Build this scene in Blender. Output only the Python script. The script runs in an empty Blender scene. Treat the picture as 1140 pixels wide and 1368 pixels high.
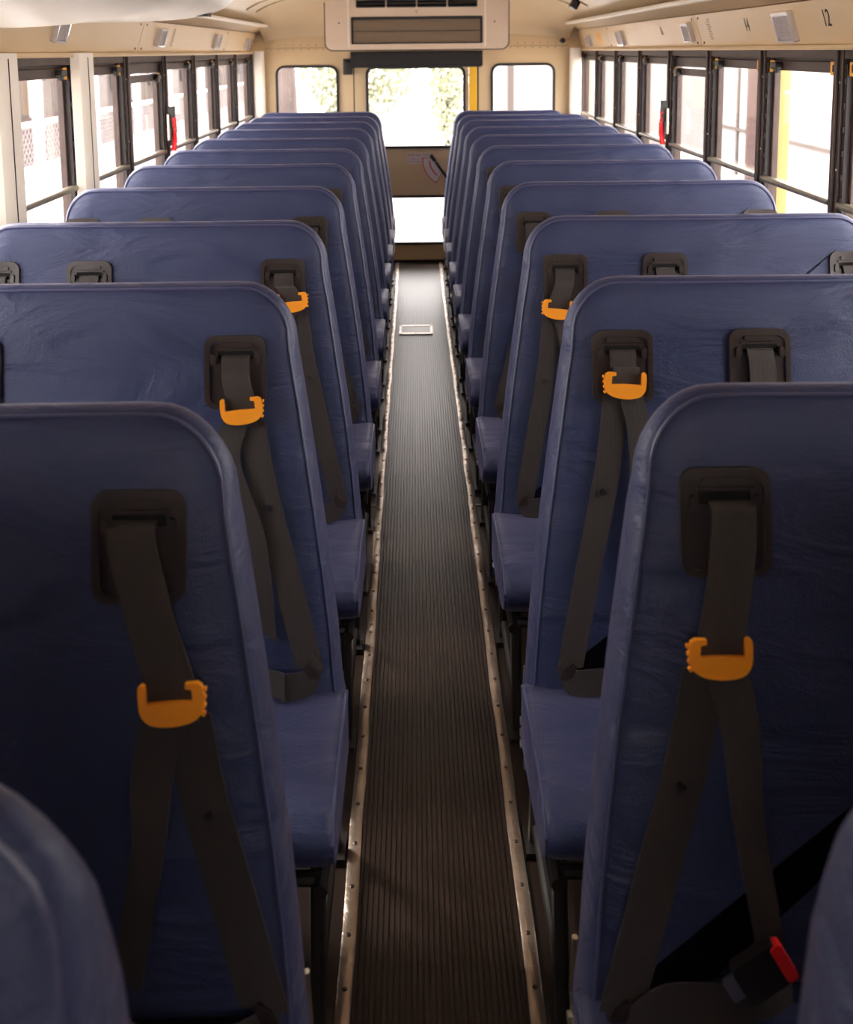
import bpy, bmesh, math, random
from mathutils import Vector, Matrix
random.seed(7)
S = bpy.context.scene
COL = S.collection

# ------------------------------------------------------------------ camera
cam = bpy.data.cameras.new('camera')
cam.sensor_fit = 'VERTICAL'; cam.sensor_height = 24.0
cam.lens = 1400.0 / 1368.0 * 24.0
cam.shift_x = (570.0 - 554.0) / 1368.0
cam.shift_y = -(684.0 - 264.76) / 1368.0
cam.clip_start = 0.02
cam.dof.use_dof = True; cam.dof.focus_distance = 2.5; cam.dof.aperture_fstop = 4.0
camo = bpy.data.objects.new('camera', cam); COL.objects.link(camo)
camo.matrix_world = Matrix.Translation((-.028, 0, 1.55)) @ Matrix.Rotation(math.radians(82), 4, 'X') @ Matrix.Rotation(math.radians(-.6), 4, 'Z')
S.camera = camo
# ------------------------------------------------------------------ exposure, world, sun
S.view_settings.view_transform = 'Standard'; S.view_settings.look = 'None'
S.view_settings.gamma = 1; S.view_settings.use_curve_mapping = False
S.view_settings.exposure = 1.0
W = bpy.data.worlds.new('world'); S.world = W; W.use_nodes = True
wb = W.node_tree.nodes['Background']
wb.inputs[0].default_value = (1.0, .94, .93, 1); wb.inputs[1].default_value = 6.0
sun = bpy.data.lights.new('sun', 'SUN'); sun.energy = 7.0; sun.angle = math.radians(12); sun.color = (1, .93, .86)
suno = bpy.data.objects.new('sun', sun); COL.objects.link(suno)
suno.rotation_euler = Vector((.62, -.42, -.62)).to_track_quat('-Z', 'Y').to_euler()

# ------------------------------------------------------------------ materials
def mat(name, col, rough=.5, metal=0, bump=0, bscale=100, var=0, vscale=5, coat=0, stretch=(1, 1, 1), spec=.5, col2=None, dist=.002, emit=0):
    m = bpy.data.materials.new(name); m.use_nodes = True
    nt = m.node_tree; b = nt.nodes['Principled BSDF']
    b.inputs['Base Color'].default_value = (*col, 1)
    b.inputs['Roughness'].default_value = rough; b.inputs['Metallic'].default_value = metal
    b.inputs['Specular IOR Level'].default_value = spec
    if coat: b.inputs['Coat Weight'].default_value = coat
    tc = nt.nodes.new('ShaderNodeTexCoord'); mp = nt.nodes.new('ShaderNodeMapping')
    mp.inputs['Scale'].default_value = stretch
    nt.links.new(tc.outputs['Object'], mp.inputs['Vector'])
    if var or col2:
        n = nt.nodes.new('ShaderNodeTexNoise'); n.inputs['Scale'].default_value = vscale; n.inputs['Detail'].default_value = 6
        nt.links.new(mp.outputs[0], n.inputs['Vector'])
        r = nt.nodes.new('ShaderNodeValToRGB'); r.color_ramp.elements[0].position = .35; r.color_ramp.elements[1].position = .7
        c2 = col2 or tuple(min(1, c * (1 + var)) for c in col)
        c1 = col if col2 else tuple(c * (1 - var) for c in col)
        r.color_ramp.elements[0].color = (*c1, 1); r.color_ramp.elements[1].color = (*c2, 1)
        nt.links.new(n.outputs['Fac'], r.inputs[0]); nt.links.new(r.outputs[0], b.inputs['Base Color'])
    if bump:
        n = nt.nodes.new('ShaderNodeTexNoise'); n.inputs['Scale'].default_value = bscale; n.inputs['Detail'].default_value = 5
        nt.links.new(mp.outputs[0], n.inputs['Vector'])
        bp = nt.nodes.new('ShaderNodeBump'); bp.inputs['Strength'].default_value = bump; bp.inputs['Distance'].default_value = dist
        nt.links.new(n.outputs['Fac'], bp.inputs['Height']); nt.links.new(bp.outputs[0], b.inputs['Normal'])
    return m

def vinyl(name, col, col2):
    """coated upholstery vinyl: fine grain, a few soft wrinkles, light scuffs"""
    m = bpy.data.materials.new(name); m.use_nodes = True
    nt = m.node_tree; b = nt.nodes['Principled BSDF']; N = nt.nodes.new; L = nt.links.new
    b.inputs['Roughness'].default_value = .50; b.inputs['Specular IOR Level'].default_value = .45
    b.inputs['Sheen Weight'].default_value = .17; b.inputs['Sheen Roughness'].default_value = .5
    b.inputs['Sheen Tint'].default_value = (.88, .72, .90, 1)
    tc = N('ShaderNodeTexCoord')
    n1 = N('ShaderNodeTexNoise'); n1.inputs['Scale'].default_value = 3.2; n1.inputs['Detail'].default_value = 5
    L(tc.outputs['Object'], n1.inputs['Vector'])
    r = N('ShaderNodeValToRGB'); r.color_ramp.elements[0].position = .3; r.color_ramp.elements[1].position = .75
    r.color_ramp.elements[0].color = (*col, 1); r.color_ramp.elements[1].color = (*col2, 1)
    L(n1.outputs['Fac'], r.inputs[0]); L(r.outputs[0], b.inputs['Base Color'])
    g = N('ShaderNodeTexVoronoi'); g.inputs['Scale'].default_value = 420; L(tc.outputs['Object'], g.inputs['Vector'])
    mp = N('ShaderNodeMapping'); mp.inputs['Scale'].default_value = (3.0, 6.0, 9.0); mp.inputs['Rotation'].default_value = (.2, .5, .1)
    L(tc.outputs['Object'], mp.inputs['Vector'])
    n2 = N('ShaderNodeTexNoise'); n2.inputs['Scale'].default_value = 1.1; n2.inputs['Detail'].default_value = 5; n2.inputs['Distortion'].default_value = 1.2
    L(mp.outputs[0], n2.inputs['Vector'])
    b1 = N('ShaderNodeBump'); b1.inputs['Strength'].default_value = .4; b1.inputs['Distance'].default_value = .0011
    L(g.outputs['Distance'], b1.inputs['Height'])
    b2 = N('ShaderNodeBump'); b2.inputs['Strength'].default_value = .9; b2.inputs['Distance'].default_value = .014
    L(n2.outputs['Fac'], b2.inputs['Height']); L(b1.outputs[0], b2.inputs['Normal']); L(b2.outputs[0], b.inputs['Normal'])
    return m

def webbing(name, col):
    m = bpy.data.materials.new(name); m.use_nodes = True
    nt = m.node_tree; b = nt.nodes['Principled BSDF']; N = nt.nodes.new; L = nt.links.new
    b.inputs['Base Color'].default_value = (*col, 1); b.inputs['Roughness'].default_value = .62
    b.inputs['Sheen Weight'].default_value = .25; b.inputs['Sheen Tint'].default_value = (.8, .7, .65, 1)
    tc = N('ShaderNodeTexCoord'); w = N('ShaderNodeTexWave'); w.inputs['Scale'].default_value = 260; w.bands_direction = 'Z'
    L(tc.outputs['Object'], w.inputs['Vector'])
    v = N('ShaderNodeTexWave'); v.inputs['Scale'].default_value = 90; v.bands_direction = 'X'; L(tc.outputs['Object'], v.inputs['Vector'])
    a = N('ShaderNodeMath'); a.operation = 'ADD'; L(w.outputs['Fac'], a.inputs[0]); L(v.outputs['Fac'], a.inputs[1])
    bp = N('ShaderNodeBump'); bp.inputs['Strength'].default_value = .4; bp.inputs['Distance'].default_value = .0006
    L(a.outputs[0], bp.inputs['Height']); L(bp.outputs[0], b.inputs['Normal'])
    return m

def glass(name):
    m = bpy.data.materials.new(name); m.use_nodes = True
    nt = m.node_tree; nt.nodes.clear(); N = nt.nodes.new; L = nt.links.new
    o = N('ShaderNodeOutputMaterial'); mx = N('ShaderNodeMixShader'); t = N('ShaderNodeBsdfTransparent'); g = N('ShaderNodeBsdfGlossy')
    t.inputs[0].default_value = (.93, .93, .92, 1); g.inputs['Roughness'].default_value = .02
    lw = N('ShaderNodeLayerWeight'); lw.inputs[0].default_value = .25
    mu = N('ShaderNodeMath'); mu.operation = 'MULTIPLY'; mu.inputs[1].default_value = .35
    L(lw.outputs['Fresnel'], mu.inputs[0]); L(mu.outputs[0], mx.inputs[0]); L(t.outputs[0], mx.inputs[1]); L(g.outputs[0], mx.inputs[2]); L(mx.outputs[0], o.inputs[0])
    return m

M = dict(
    navy=vinyl('navy_vinyl', (.011, .021, .076), (.022, .033, .098)),
    piping=mat('vinyl_piping', (.06, .065, .14), .42, bump=.3, bscale=60),
    cream=mat('cream_paint', (.70, .52, .30), .42, var=.04, vscale=2, bump=.12, bscale=9, dist=.004),
    creamlite=mat('pale_cream_paint', (.88, .81, .70), .38, var=.03, vscale=3),
    tan=mat('tan_ledge_paint', (.52, .37, .20), .45, var=.04, vscale=3),
    ceiling=mat('ceiling_enamel', (.72, .56, .35), .38, var=.04, vscale=1.5, bump=.15, bscale=4, dist=.006),
    pinkcream=mat('heater_cover_plastic', (.72, .58, .46), .45, var=.03, vscale=4),
    bronze=mat('bronze_frame', (.065, .043, .036), .42, metal=.3, var=.15, vscale=12),
    darkbronze=mat('dark_frame_groove', (.018, .012, .012), .5),
    bar=mat('window_bar_aluminium', (.30, .27, .21), .33, metal=.6, bump=.15, bscale=40),
    rubber=mat('black_rubber', (.012, .010, .011), .45),
    black=mat('black_plastic', (.013, .011, .010), .38, bump=.1, bscale=200),
    bezel=mat('bezel_plastic', (.030, .021, .017), .30, bump=.2, bscale=500, dist=.0004),
    slot=mat('dark_slot', (.002, .002, .002), .9),
    belt=webbing('belt_webbing', (.021, .015, .0135)),
    orange=mat('orange_plastic', (1.0, .36, .02), .3, bump=.1, bscale=60),
    red=mat('red_plastic', (.75, .012, .015), .35),
    steel=mat('brushed_steel', (.55, .50, .44), .30, metal=1, bump=.2, bscale=30),
    brass=mat('plated_bracket', (.60, .45, .22), .3, metal=1),
    blackmetal=mat('black_steel', (.02, .017, .016), .35, metal=.3),
    strip=mat('aluminium_strip', (.34, .27, .22), .33, metal=.85, bump=.8, bscale=11, dist=.012, var=.15, vscale=20),
    screw=mat('dark_screw', (.06, .04, .035), .4, metal=.7),
    mat=mat('ribbed_rubber', (.013, .0075, .0055), .36, var=.2, vscale=3, spec=.32),
    floor=mat('smooth_floor_rubber', (.013, .0075, .0055), .34, var=.3, vscale=3, spec=.3, bump=.06, bscale=25),
    yellow=mat('school_yellow', (.90, .50, .02), .35),
    glass=glass('window_glass'),
    paper=mat('grey_card', (.42, .38, .40), .6, var=.1, vscale=60),
    acryl=mat('clear_acrylic_edge', (.72, .68, .68), .12, coat=.6),
    ink=mat('black_ink', (.015, .012, .015), .6),
    faint=mat('faded_grey_ink', (.36, .29, .20), .6),
    purpleink=mat('purple_ink', (.12, .06, .10), .6),
    white=mat('white_sticker', (.75, .66, .64), .5),
    pinkred=mat('red_outline', (.60, .12, .14), .5),
    amber=mat('amber_label', (.95, .45, .05), .4),
    grille=mat('brown_grille', (.34, .25, .17), .5),
    shade=mat('black_shade_fabric', (.010, .009, .010), .6),
    ground=mat('pale_asphalt', (.50, .47, .46), .9, var=.1, vscale=.8),
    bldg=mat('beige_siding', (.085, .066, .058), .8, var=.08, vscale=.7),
    bldg2=mat('pale_wall', (.30, .28, .27), .8, var=.05, vscale=.7),
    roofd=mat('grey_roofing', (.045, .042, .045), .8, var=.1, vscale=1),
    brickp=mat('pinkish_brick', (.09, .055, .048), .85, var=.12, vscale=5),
    post=mat('white_post', (.62, .60, .60), .6),
    ypole=mat('pale_yellow_post', (.26, .19, .06), .6),
    wire=mat('galvanised_wire', (.30, .28, .28), .5, metal=.4),
    bark=mat('tree_bark', (.075, .055, .05), .9, var=.35, vscale=6, bump=.8, bscale=8, stretch=(1, 1, .25), dist=.05),
    leaf=mat('spring_leaves', (.34, .36, .24), .6, var=.08, vscale=3),
)

for k_ in ('mat', 'floor'): M[k_].node_tree.nodes['Principled BSDF'].inputs['Specular Tint'].default_value = (1, .84, .78, 1)
# ------------------------------------------------------------------ helpers
def new_obj(name, me, m=None, parent=None):
    o = bpy.data.objects.new(name, me); COL.objects.link(o)
    if m is not None and not me.materials: me.materials.append(m)
    if parent: o.parent = parent
    return o
def fin(name, bm, m, parent=None, smooth=False, bevel=0, seg=2, ang=35):
    if bevel:
        es = [e for e in bm.edges if len(e.link_faces) == 2 and e.calc_face_angle(0) > math.radians(ang)]
        bmesh.ops.bevel(bm, geom=es, offset=bevel, segments=seg, profile=.5, affect='EDGES', clamp_overlap=True)
    bmesh.ops.recalc_face_normals(bm, faces=bm.faces)
    me = bpy.data.meshes.new(name); bm.to_mesh(me); bm.free()
    if smooth:
        for p in me.polygons: p.use_smooth = True
        try: me.set_sharp_from_angle(angle=math.radians(smooth if smooth > 1 else 40))
        except Exception: pass
    return new_obj(name, me, m, parent)
def box(bm, c, s, rot=None):
    r = bmesh.ops.create_cube(bm, size=1)
    mtx = Matrix.Translation(c) @ (rot.to_4x4() if rot else Matrix()) @ Matrix.Diagonal((*s, 1))
    bmesh.ops.transform(bm, matrix=mtx, verts=r['verts']); return r['verts']
def bx(bm, x0, x1, y0, y1, z0, z1): return box(bm, ((x0+x1)/2, (y0+y1)/2, (z0+z1)/2), (abs(x1-x0), abs(y1-y0), abs(z1-z0)))
def tube(bm, pts, r, n=10, closed=False, flat=1.0):
    pts = [Vector(p) for p in pts]; rings = []
    k = len(pts); up = Vector((0, 0, 1))
    for i, p in enumerate(pts):
        a = pts[(i-1) % k] if (closed or i) else p
        b = pts[(i+1) % k] if (closed or i < k-1) else p
        d = (b-a).normalized()
        u = d.cross(up)
        if u.length < .05: u = d.cross(Vector((0, 1, 0)))
        u.normalize(); v = u.cross(d)
        rings.append([bm.verts.new(p + u*math.cos(t)*r*flat + v*math.sin(t)*r) for t in (2*math.pi*j/n for j in range(n))])
    for i in range(k if closed else k-1):
        A, B = rings[i], rings[(i+1) % k]
        for j in range(n): bm.faces.new((A[j], A[(j+1) % n], B[(j+1) % n], B[j]))
    if not closed: bm.faces.new(rings[0]); bm.faces.new(rings[-1][::-1])
def cyl(bm, p0, p1, r, n=16): tube(bm, [p0, p1], r, n)
def rrect(cx, cy, w, h, r, n=5):
    out = []
    for sx, sy, a0 in ((1, 1, 0), (-1, 1, 90), (-1, -1, 180), (1, -1, 270)):
        for i in range(n+1):
            a = math.radians(a0 + 90*i/n)
            out.append((cx + sx*(w/2-r) + r*math.cos(a), cy + sy*(h/2-r) + r*math.sin(a)))
    return out
def holed(bm, outer, holes, t, fn):
    """polygon with holes in (a,b), extruded 0..t, mapped by fn(a,b,n)"""
    tmp = bmesh.new()
    for lp in [outer] + holes:
        vs = [tmp.verts.new((a, b, 0)) for a, b in lp]
        for i in range(len(vs)): tmp.edges.new((vs[i], vs[(i+1) % len(vs)]))
    bmesh.ops.triangle_fill(tmp, edges=tmp.edges[:], use_beauty=True, use_dissolve=False)
    tmp.verts.ensure_lookup_table(); tmp.verts.index_update()
    vf = [bm.verts.new(fn(v.co.x, v.co.y, 0)) for v in tmp.verts]; vb = [bm.verts.new(fn(v.co.x, v.co.y, t)) for v in tmp.verts]
    for f in tmp.faces:
        ids = [v.index for v in f.verts]
        bm.faces.new([vf[i] for i in ids]); bm.faces.new([vb[i] for i in reversed(ids)])
    for e in tmp.edges:
        if len(e.link_faces) == 1:
            a, b = e.verts[0].index, e.verts[1].index; bm.faces.new((vf[a], vf[b], vb[b], vb[a]))
    tmp.free()
def extr(bm, poly, t0, t1, fn):
    a = [bm.verts.new(fn(x, y, t0)) for x, y in poly]; b = [bm.verts.new(fn(x, y, t1)) for x, y in poly]
    bm.faces.new(a); bm.faces.new(b[::-1]); k = len(poly)
    for i in range(k): bm.faces.new((a[i], a[(i+1) % k], b[(i+1) % k], b[i]))
def offset_poly(poly, d):
    k = len(poly); out = []; A = sum(poly[i][0]*poly[(i+1) % k][1]-poly[(i+1) % k][0]*poly[i][1] for i in range(k)); s = 1 if A > 0 else -1
    for i in range(k):
        p, c, n = Vector(poly[i-1]), Vector(poly[i]), Vector(poly[(i+1) % k])
        e1 = (c-p).normalized(); e2 = (n-c).normalized()
        n1 = Vector((-e1.y, e1.x))*s; n2 = Vector((-e2.y, e2.x))*s
        m = (n1+n2); m = m.normalized() if m.length > 1e-6 else n1
        q = c + m*(d/max(.5, m.dot(n1))); out.append((q.x, q.y))
    return out
def loft(bm, base, rings, fn):
    R = [[bm.verts.new(fn(x, y, n)) for x, y in offset_poly(base, ins)] for ins, n in rings]
    k = len(base)
    for a, b in zip(R, R[1:]):
        for i in range(k): bm.faces.new((a[i], a[(i+1) % k], b[(i+1) % k], b[i]))
    bm.faces.new(R[0][::-1]); bm.faces.new(R[-1])
def empty(name, loc=(0, 0, 0)):
    o = bpy.data.objects.new(name, None); COL.objects.link(o); o.location = loc; o.empty_display_size = .1; return o
def tag(o, label, cat, group=None, kind=None):
    o['label'] = label; o['category'] = cat
    if group: o['group'] = group
    if kind: o['kind'] = kind
    return o
def struct(o): o['kind'] = 'structure'; return o
def text_mesh(name, s, size, m, parent, mtx, align='CENTER', ext=.0006, squeeze=1.0):
    cu = bpy.data.curves.new('txt', 'FONT'); cu.body = s; cu.size = size; cu.align_x = align; cu.align_y = 'CENTER'; cu.extrude = ext; cu.resolution_u = 3
    t = bpy.data.objects.new('txt', cu); COL.objects.link(t)
    bpy.context.view_layer.update()
    me = bpy.data.meshes.new_from_object(t.evaluated_get(bpy.context.evaluated_depsgraph_get())); me.name = name
    bpy.data.objects.remove(t); bpy.data.curves.remove(cu)
    me.transform(mtx @ Matrix.Diagonal((squeeze, 1, 1, 1))); me.materials.clear(); me.materials.append(m)
    return new_obj(name, me, None, parent)
def smooth_path(pts, n=6):
    """Catmull-Rom through tuples of any length"""
    P = [Vector(p) for p in pts]; out = []
    for i in range(len(P)-1):
        p0, p1, p2, p3 = P[max(i-1, 0)], P[i], P[i+1], P[min(i+2, len(P)-1)]
        for j in range(n):
            t = j/n
            out.append(.5*((2*p1)+(p2-p0)*t+(2*p0-5*p1+4*p2-p3)*t*t+(3*p1-p0-3*p2+p3)*t**3))
    out.append(P[-1]); return out

YB, YF = 7.62, -1.5          # rear wall, front wall
XW = 1.20
def K(k): return 3.0 + .66*k  # window posts
def KS(s, k): return K(k) if s > 0 else 2.95 + .65*k

# ------------------------------------------------------------------ shell
bm = bmesh.new(); bx(bm, -1.24, 1.24, YF, YB+.05, -.06, 0)
struct(fin('floor', bm, M['floor']))
for nm, s in (('wall_left', -1), ('wall_right', 1)):
    bm = bmesh.new()
    holed(bm, [(YF, 0), (YB+.05, 0), (YB+.05, 1.78), (YF, 1.78)], [[(1.02, .80), (YB-.02, .80), (YB-.02, 1.54), (1.02, 1.54)]], .05, lambda a, b, n, s=s: (s*(XW+n), a, b))
    struct(fin(nm, bm, M['cream']))
bm = bmesh.new(); holed(bm, [(-1.25, 0), (1.25, 0), (1.25, 2.05), (-1.25, 2.05)], [rrect(0, 1.44, 1.5, .36, .08)], .05, lambda a, b, n: (a, YF-n, b)); struct(fin('wall_front', bm, M['cream']))
bm = bmesh.new(); extr(bm, rrect(0, 1.44, 1.53, .39, .09), .02, .026, lambda a, b, n: (a, YF-n, b)); struct(fin('window_windshield', bm, M['glass']))
# ceiling with a domed rear end
def zc(x): return 1.745 + .225*math.sqrt(max(0, 1-(abs(x)/1.10)**2.3))
bm = bmesh.new(); NX = 40; ys = [YF-.02+i*.3 for i in range(26)]; ys = [y for y in ys if y < 6.9]+[6.95]+[6.95+.67*math.sin(math.pi/2*i/12) for i in range(1, 13)]
G = []
for y in ys:
    row = []
    for i in range(NX+1):
        x = -1.10+2.2*i/NX; z = zc(x)
        if y > 6.95:
            t = (y-6.95)/.67; z = 1.60+(z-1.60)*math.sqrt(max(0, 1-t*t*.97))
        row.append(bm.verts.new((x, y, z)))
    G.append(row)
for a, b in zip(G, G[1:]):
    for i in range(NX): bm.faces.new((a[i], a[i+1], b[i+1], b[i]))
o = fin('ceiling', bm, M['ceiling'], smooth=60); struct(o)
md = o.modifiers.new('thick', 'SOLIDIFY'); md.thickness = .02; md.offset = 1
bm = bmesh.new()
for y in (2.4, 3.35, 4.45, 5.5, 6.55, 6.95):
    pts = [(-1.06+2.12*i/24, y, zc(-1.06+2.12*i/24)-.001) for i in range(25)]
    tube(bm, pts, .006, 6)
fin('ceiling_rib', bm, M['tan'], o, smooth=1)
# outer roof skin that closes the shell above the ceiling
bm = bmesh.new()
prof = [(-1.25, 1.70), (-1.25, 1.80), (-1.0, 2.0), (-.5, 2.08), (0, 2.10), (.5, 2.08), (1.0, 2.0), (1.25, 1.80), (1.25, 1.70)]
prof = prof + [(x*.97, z-.03) for x, z in prof[::-1]]
extr(bm, prof, YF-.05, YB+.10, lambda a, b, n: (a, n, b)); struct(fin('roof', bm, M['yellow']))

# overhead side panels: lean inward, chamfer and bead rail
for s, nm in ((-1, 'left'), (1, 'right')):
    segs = [(YF, 2.35), (2.35, 4.46), (4.46, 6.52), (6.52, YB-.02)]
    for i, (y0, y1) in enumerate(segs):
        bm = bmesh.new()
        pr = [(1.198, 1.556), (1.150, 1.688), (1.158, 1.692), (1.199, 1.60)]
        pr = [(1.199, 1.556), (1.192, 1.556), (1.152, 1.686), (1.165, 1.690), (1.199, 1.640)]
        extr(bm, pr, y0+.0025, y1-.0025, lambda a, b, n, s=s: (s*a, n, b))
        o = fin('trim_overhead_panel', bm, M['cream'], bevel=.002); struct(o); 
        if i in (1, 2): 
            bm = bmesh.new()
            for (yy, dz) in ((y0+.05, 0), (y1-.05, 0), (y0+.05, .1), (y1-.05, .1)):
                c = Vector((s*(1.188-.03*dz/.1), yy, 1.572+dz)); cyl(bm, c, c+Vector((-s*.004, 0, 0)), .005, 8)
            fin('screw', bm, M['screw'], o)
    bm = bmesh.new()   # tan chamfer under the rail
    extr(bm, [(1.20, 1.690), (1.152, 1.690), (1.075, 1.722), (1.075, 1.735), (1.20, 1.76)], YF, YB-.02, lambda a, b, n, s=s: (s*a, n, b))
    struct(fin('trim_ledge_'+nm, bm, M['tan'], bevel=.002))
    bm = bmesh.new()   # pale bead rail
    extr(bm, rrect(1.062, 1.733, .032, .022, .009, 4), YF, YB-.03, lambda a, b, n, s=s: (s*a, n, b))
    struct(fin('trim_rail_'+nm, bm, M['creamlite'], smooth=1))
    bm = bmesh.new()   # small ledge over the windows
    extr(bm, [(1.199, 1.540), (1.172, 1.540), (1.170, 1.546), (1.172, 1.555), (1.199, 1.555)], YF, YB-.02, lambda a, b, n, s=s: (s*a, n, b))
    struct(fin('trim_sill_'+nm, bm, M['cream']))
    # sill below
    bm = bmesh.new(); bx(bm, s*1.175, s*1.235, 1.02, YB-.02, .785, .80); struct(fin('trim_window_sill_'+nm, bm, M['bronze'], bevel=.002))

# ------------------------------------------------------------------ windows
wn = 0
def window(s, y0, y1, low, lab2):
    global wn; wn += 1
    r = empty('window_%d' % wn, (s*1.21, (y0+y1)/2, .80)); struct(r)
    inv = Matrix.Translation(-r.location)
    def F(name, bm, m, **k):
        bmesh.ops.transform(bm, matrix=inv, verts=bm.verts); return fin(name, bm, m, r, **k)
    a, b = y0+.031, y1-.031
    zt = 1.505-(.045 if low else 0)
    bm = bmesh.new()
    bx(bm, s*1.185, s*1.235, a, b, 1.515, 1.54)      # header
    bx(bm, s*1.20, s*1.232, a, a+.010, .80, 1.515); bx(bm, s*1.20, s*1.232, b-.018, b, .80, 1.515); bx(bm, s*1.212, s*1.232, a, b, 1.50, 1.516)
    bx(bm, s*1.20, s*1.232, a, b, .80, .825)
    if low: bx(bm, s*1.20, s*1.21, a+.010, b-.018, zt+.006, 1.509)
    F('window_frame', bm, M['bronze'], bevel=.0015)
    bm = bmesh.new()                                   # dark track beside the far stile, notched
    bx(bm, s*1.188, s*1.20, b-.018, b-.002, .83, 1.50)
    for i in range(9):
        z = .90+i*.068; bx(bm, s*1.184, s*1.189, b-.015, b-.006, z, z+.016)
    F('window_track', bm, M['darkbronze'])
    bm = bmesh.new()                                   # sash: top rail and slim stiles
    bx(bm, s*1.195, s*1.225, a+.010, b-.018, zt-.032, zt)
    bx(bm, s*1.205, s*1.225, a+.010, a+.018, 1.10, zt-.03); bx(bm, s*1.205, s*1.225, b-.036, b-.018, 1.10, zt-.03)
    F('sash', bm, M['bronze'], bevel=.0015)
    bm = bmesh.new()                                   # middle bar
    extr(bm, rrect(1.192, 1.098, .030, .020, .008, 4), a, b, lambda p, q, n: (s*p, n, q)); F('window_bar', bm, M['bar'], smooth=1)
    bm = bmesh.new(); bx(bm, s*1.214, s*1.217, a+.018, b-.036, 1.10, zt-.03); F('upper_pane', bm, M['glass'])
    bm = bmesh.new(); bx(bm, s*1.220, s*1.223, a+.022, b-.022, .825, 1.09); F('lower_pane', bm, M['glass'])
    bm = bmesh.new(); yl = b-.105                      # black latch
    bx(bm, s*1.172, s*1.196, yl-.028, yl+.028, zt-.026, zt-.004); bx(bm, s*1.178, s*1.195, yl-.016, yl+.016, zt-.040, zt-.024)
    F('sash_latch', bm, M['black'], bevel=.004)
    for yy in ((b-.040, a+.035) if lab2 else (b-.040,)):
        bm = bmesh.new(); bx(bm, s*1.1925, s*1.195, yy-.020, yy+.020, zt-.038, zt+.001)
        lb = F('amber_label', bm, M['amber'])
        bm = bmesh.new(); bx(bm, s*1.1915, s*1.1925, yy-.004, yy+.004, zt-.028, zt-.008); F('label_mark', bm, M['darkbronze']).parent = lb
    for zz in (1.30, 1.45):
        pass
    return r
for s in (-1, 1):
    for k in range(-3, 7):
        y0, y1 = KS(s, k), KS(s, k+1)
        if k == 6: y1 = YB if s > 0 else 7.52
        window(s, y0, y1, (s > 0 and k == 2) or (s < 0 and k == 2), s > 0 or k > 1)
    for k in range(-3, 8):
        y = KS(s, k) if k < 7 else (YB-.03 if s > 0 else 7.52)
        bm = bmesh.new()
        bx(bm, s*1.180, s*1.236, y-.031, y+.031, .80, 1.54)
        bx(bm, s*1.171, s*1.181, y-.011, y+.011, .80, 1.54)
        o = fin('trim_window_post', bm, M['bronze'], bevel=.003); struct(o)
        bm = bmesh.new()
        for zz in (.95, 1.20, 1.45): cyl(bm, (s*1.181, y-.022, zz), (s*1.177, y-.022, zz), .004, 8)
        fin('screw', bm, M['steel'], o)
# cream pillars over two posts on the left
for (y0, y1) in ((2.84, 3.01), (3.555, 3.72)):
    bm = bmesh.new()
    extr(bm, [(1.182, y0), (1.155, y0+.015), (1.146, y0+.035), (1.146, y1-.025), (1.155, y1), (1.182, y1)], .02, 1.555, lambda a, b, n: (-a, b, n))
    o = fin('trim_pillar', bm, M['creamlite'], smooth=30, bevel=.004); struct(o)
    bm = bmesh.new(); bx(bm, -1.1455, -1.144, y0+.075, y0+.079, .3, 1.54); fin('seam', bm, M['darkbronze'], o)
# rear corner pillars
for s in (-1, 1):
    bm = bmesh.new(); extr(bm, rrect(1.135, YB-.055, .08, .08, .02, 4), 0, 1.56, lambda a, b, n, s=s: (s*a, b, n))
    struct(fin('trim_corner_pillar', bm, M['creamlite'], smooth=30))

# ------------------------------------------------------------------ rear wall, door, rear windows
DX0, DX1, DZ1 = -.462, .445, 1.50
bm = bmesh.new()
RW = [rrect(-.794, 1.14, .445, .62, .06), rrect(.764, 1.14, .455, .62, .06)]
outer = [(-1.24, 0), (DX0, 0), (DX0, DZ1), (DX1, DZ1), (DX1, 0), (1.24, 0), (1.24, 2.05), (-1.24, 2.05)]
holed(bm, outer, RW, .05, lambda a, b, n: (a, YB+n, b))
rear = struct(fin('wall_rear', bm, M['cream']))
bm = bmesh.new(); bx(bm, -1.09, 1.09, YB-.004, YB, 1.575, 1.583)
for i in range(40):
    x = -1.05+2.1*i/39
    for z in (1.567, 1.600):
        r = bmesh.ops.create_uvsphere(bm, u_segments=6, v_segments=4, radius=.006); bmesh.ops.translate(bm, verts=r['verts'], vec=(x, YB-.001, z))
fin('rivet_seam', bm, M['tan'], rear, smooth=1)
for i, (cx, lab) in enumerate(((-.794, 0), (.764, 1))):
    wn += 1
    r = empty('window_%d' % wn, (cx, YB, .83)); struct(r)
    w = .445 if i == 0 else .455
    bm = bmesh.new(); holed(bm, rrect(0, .31, w+.012, .632, .066), [rrect(0, .31, w-.026, .594, .047)], .03, lambda a, b, n: (a, n-.014, b))
    fin('rubber_gasket', bm, M['rubber'], r, bevel=.003)
    bm = bmesh.new(); extr(bm, rrect(0, .31, w-.02, .60, .05), .006, .010, lambda a, b, n: (a, n, b)); fin('window_pane', bm, M['glass'], r)
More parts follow.
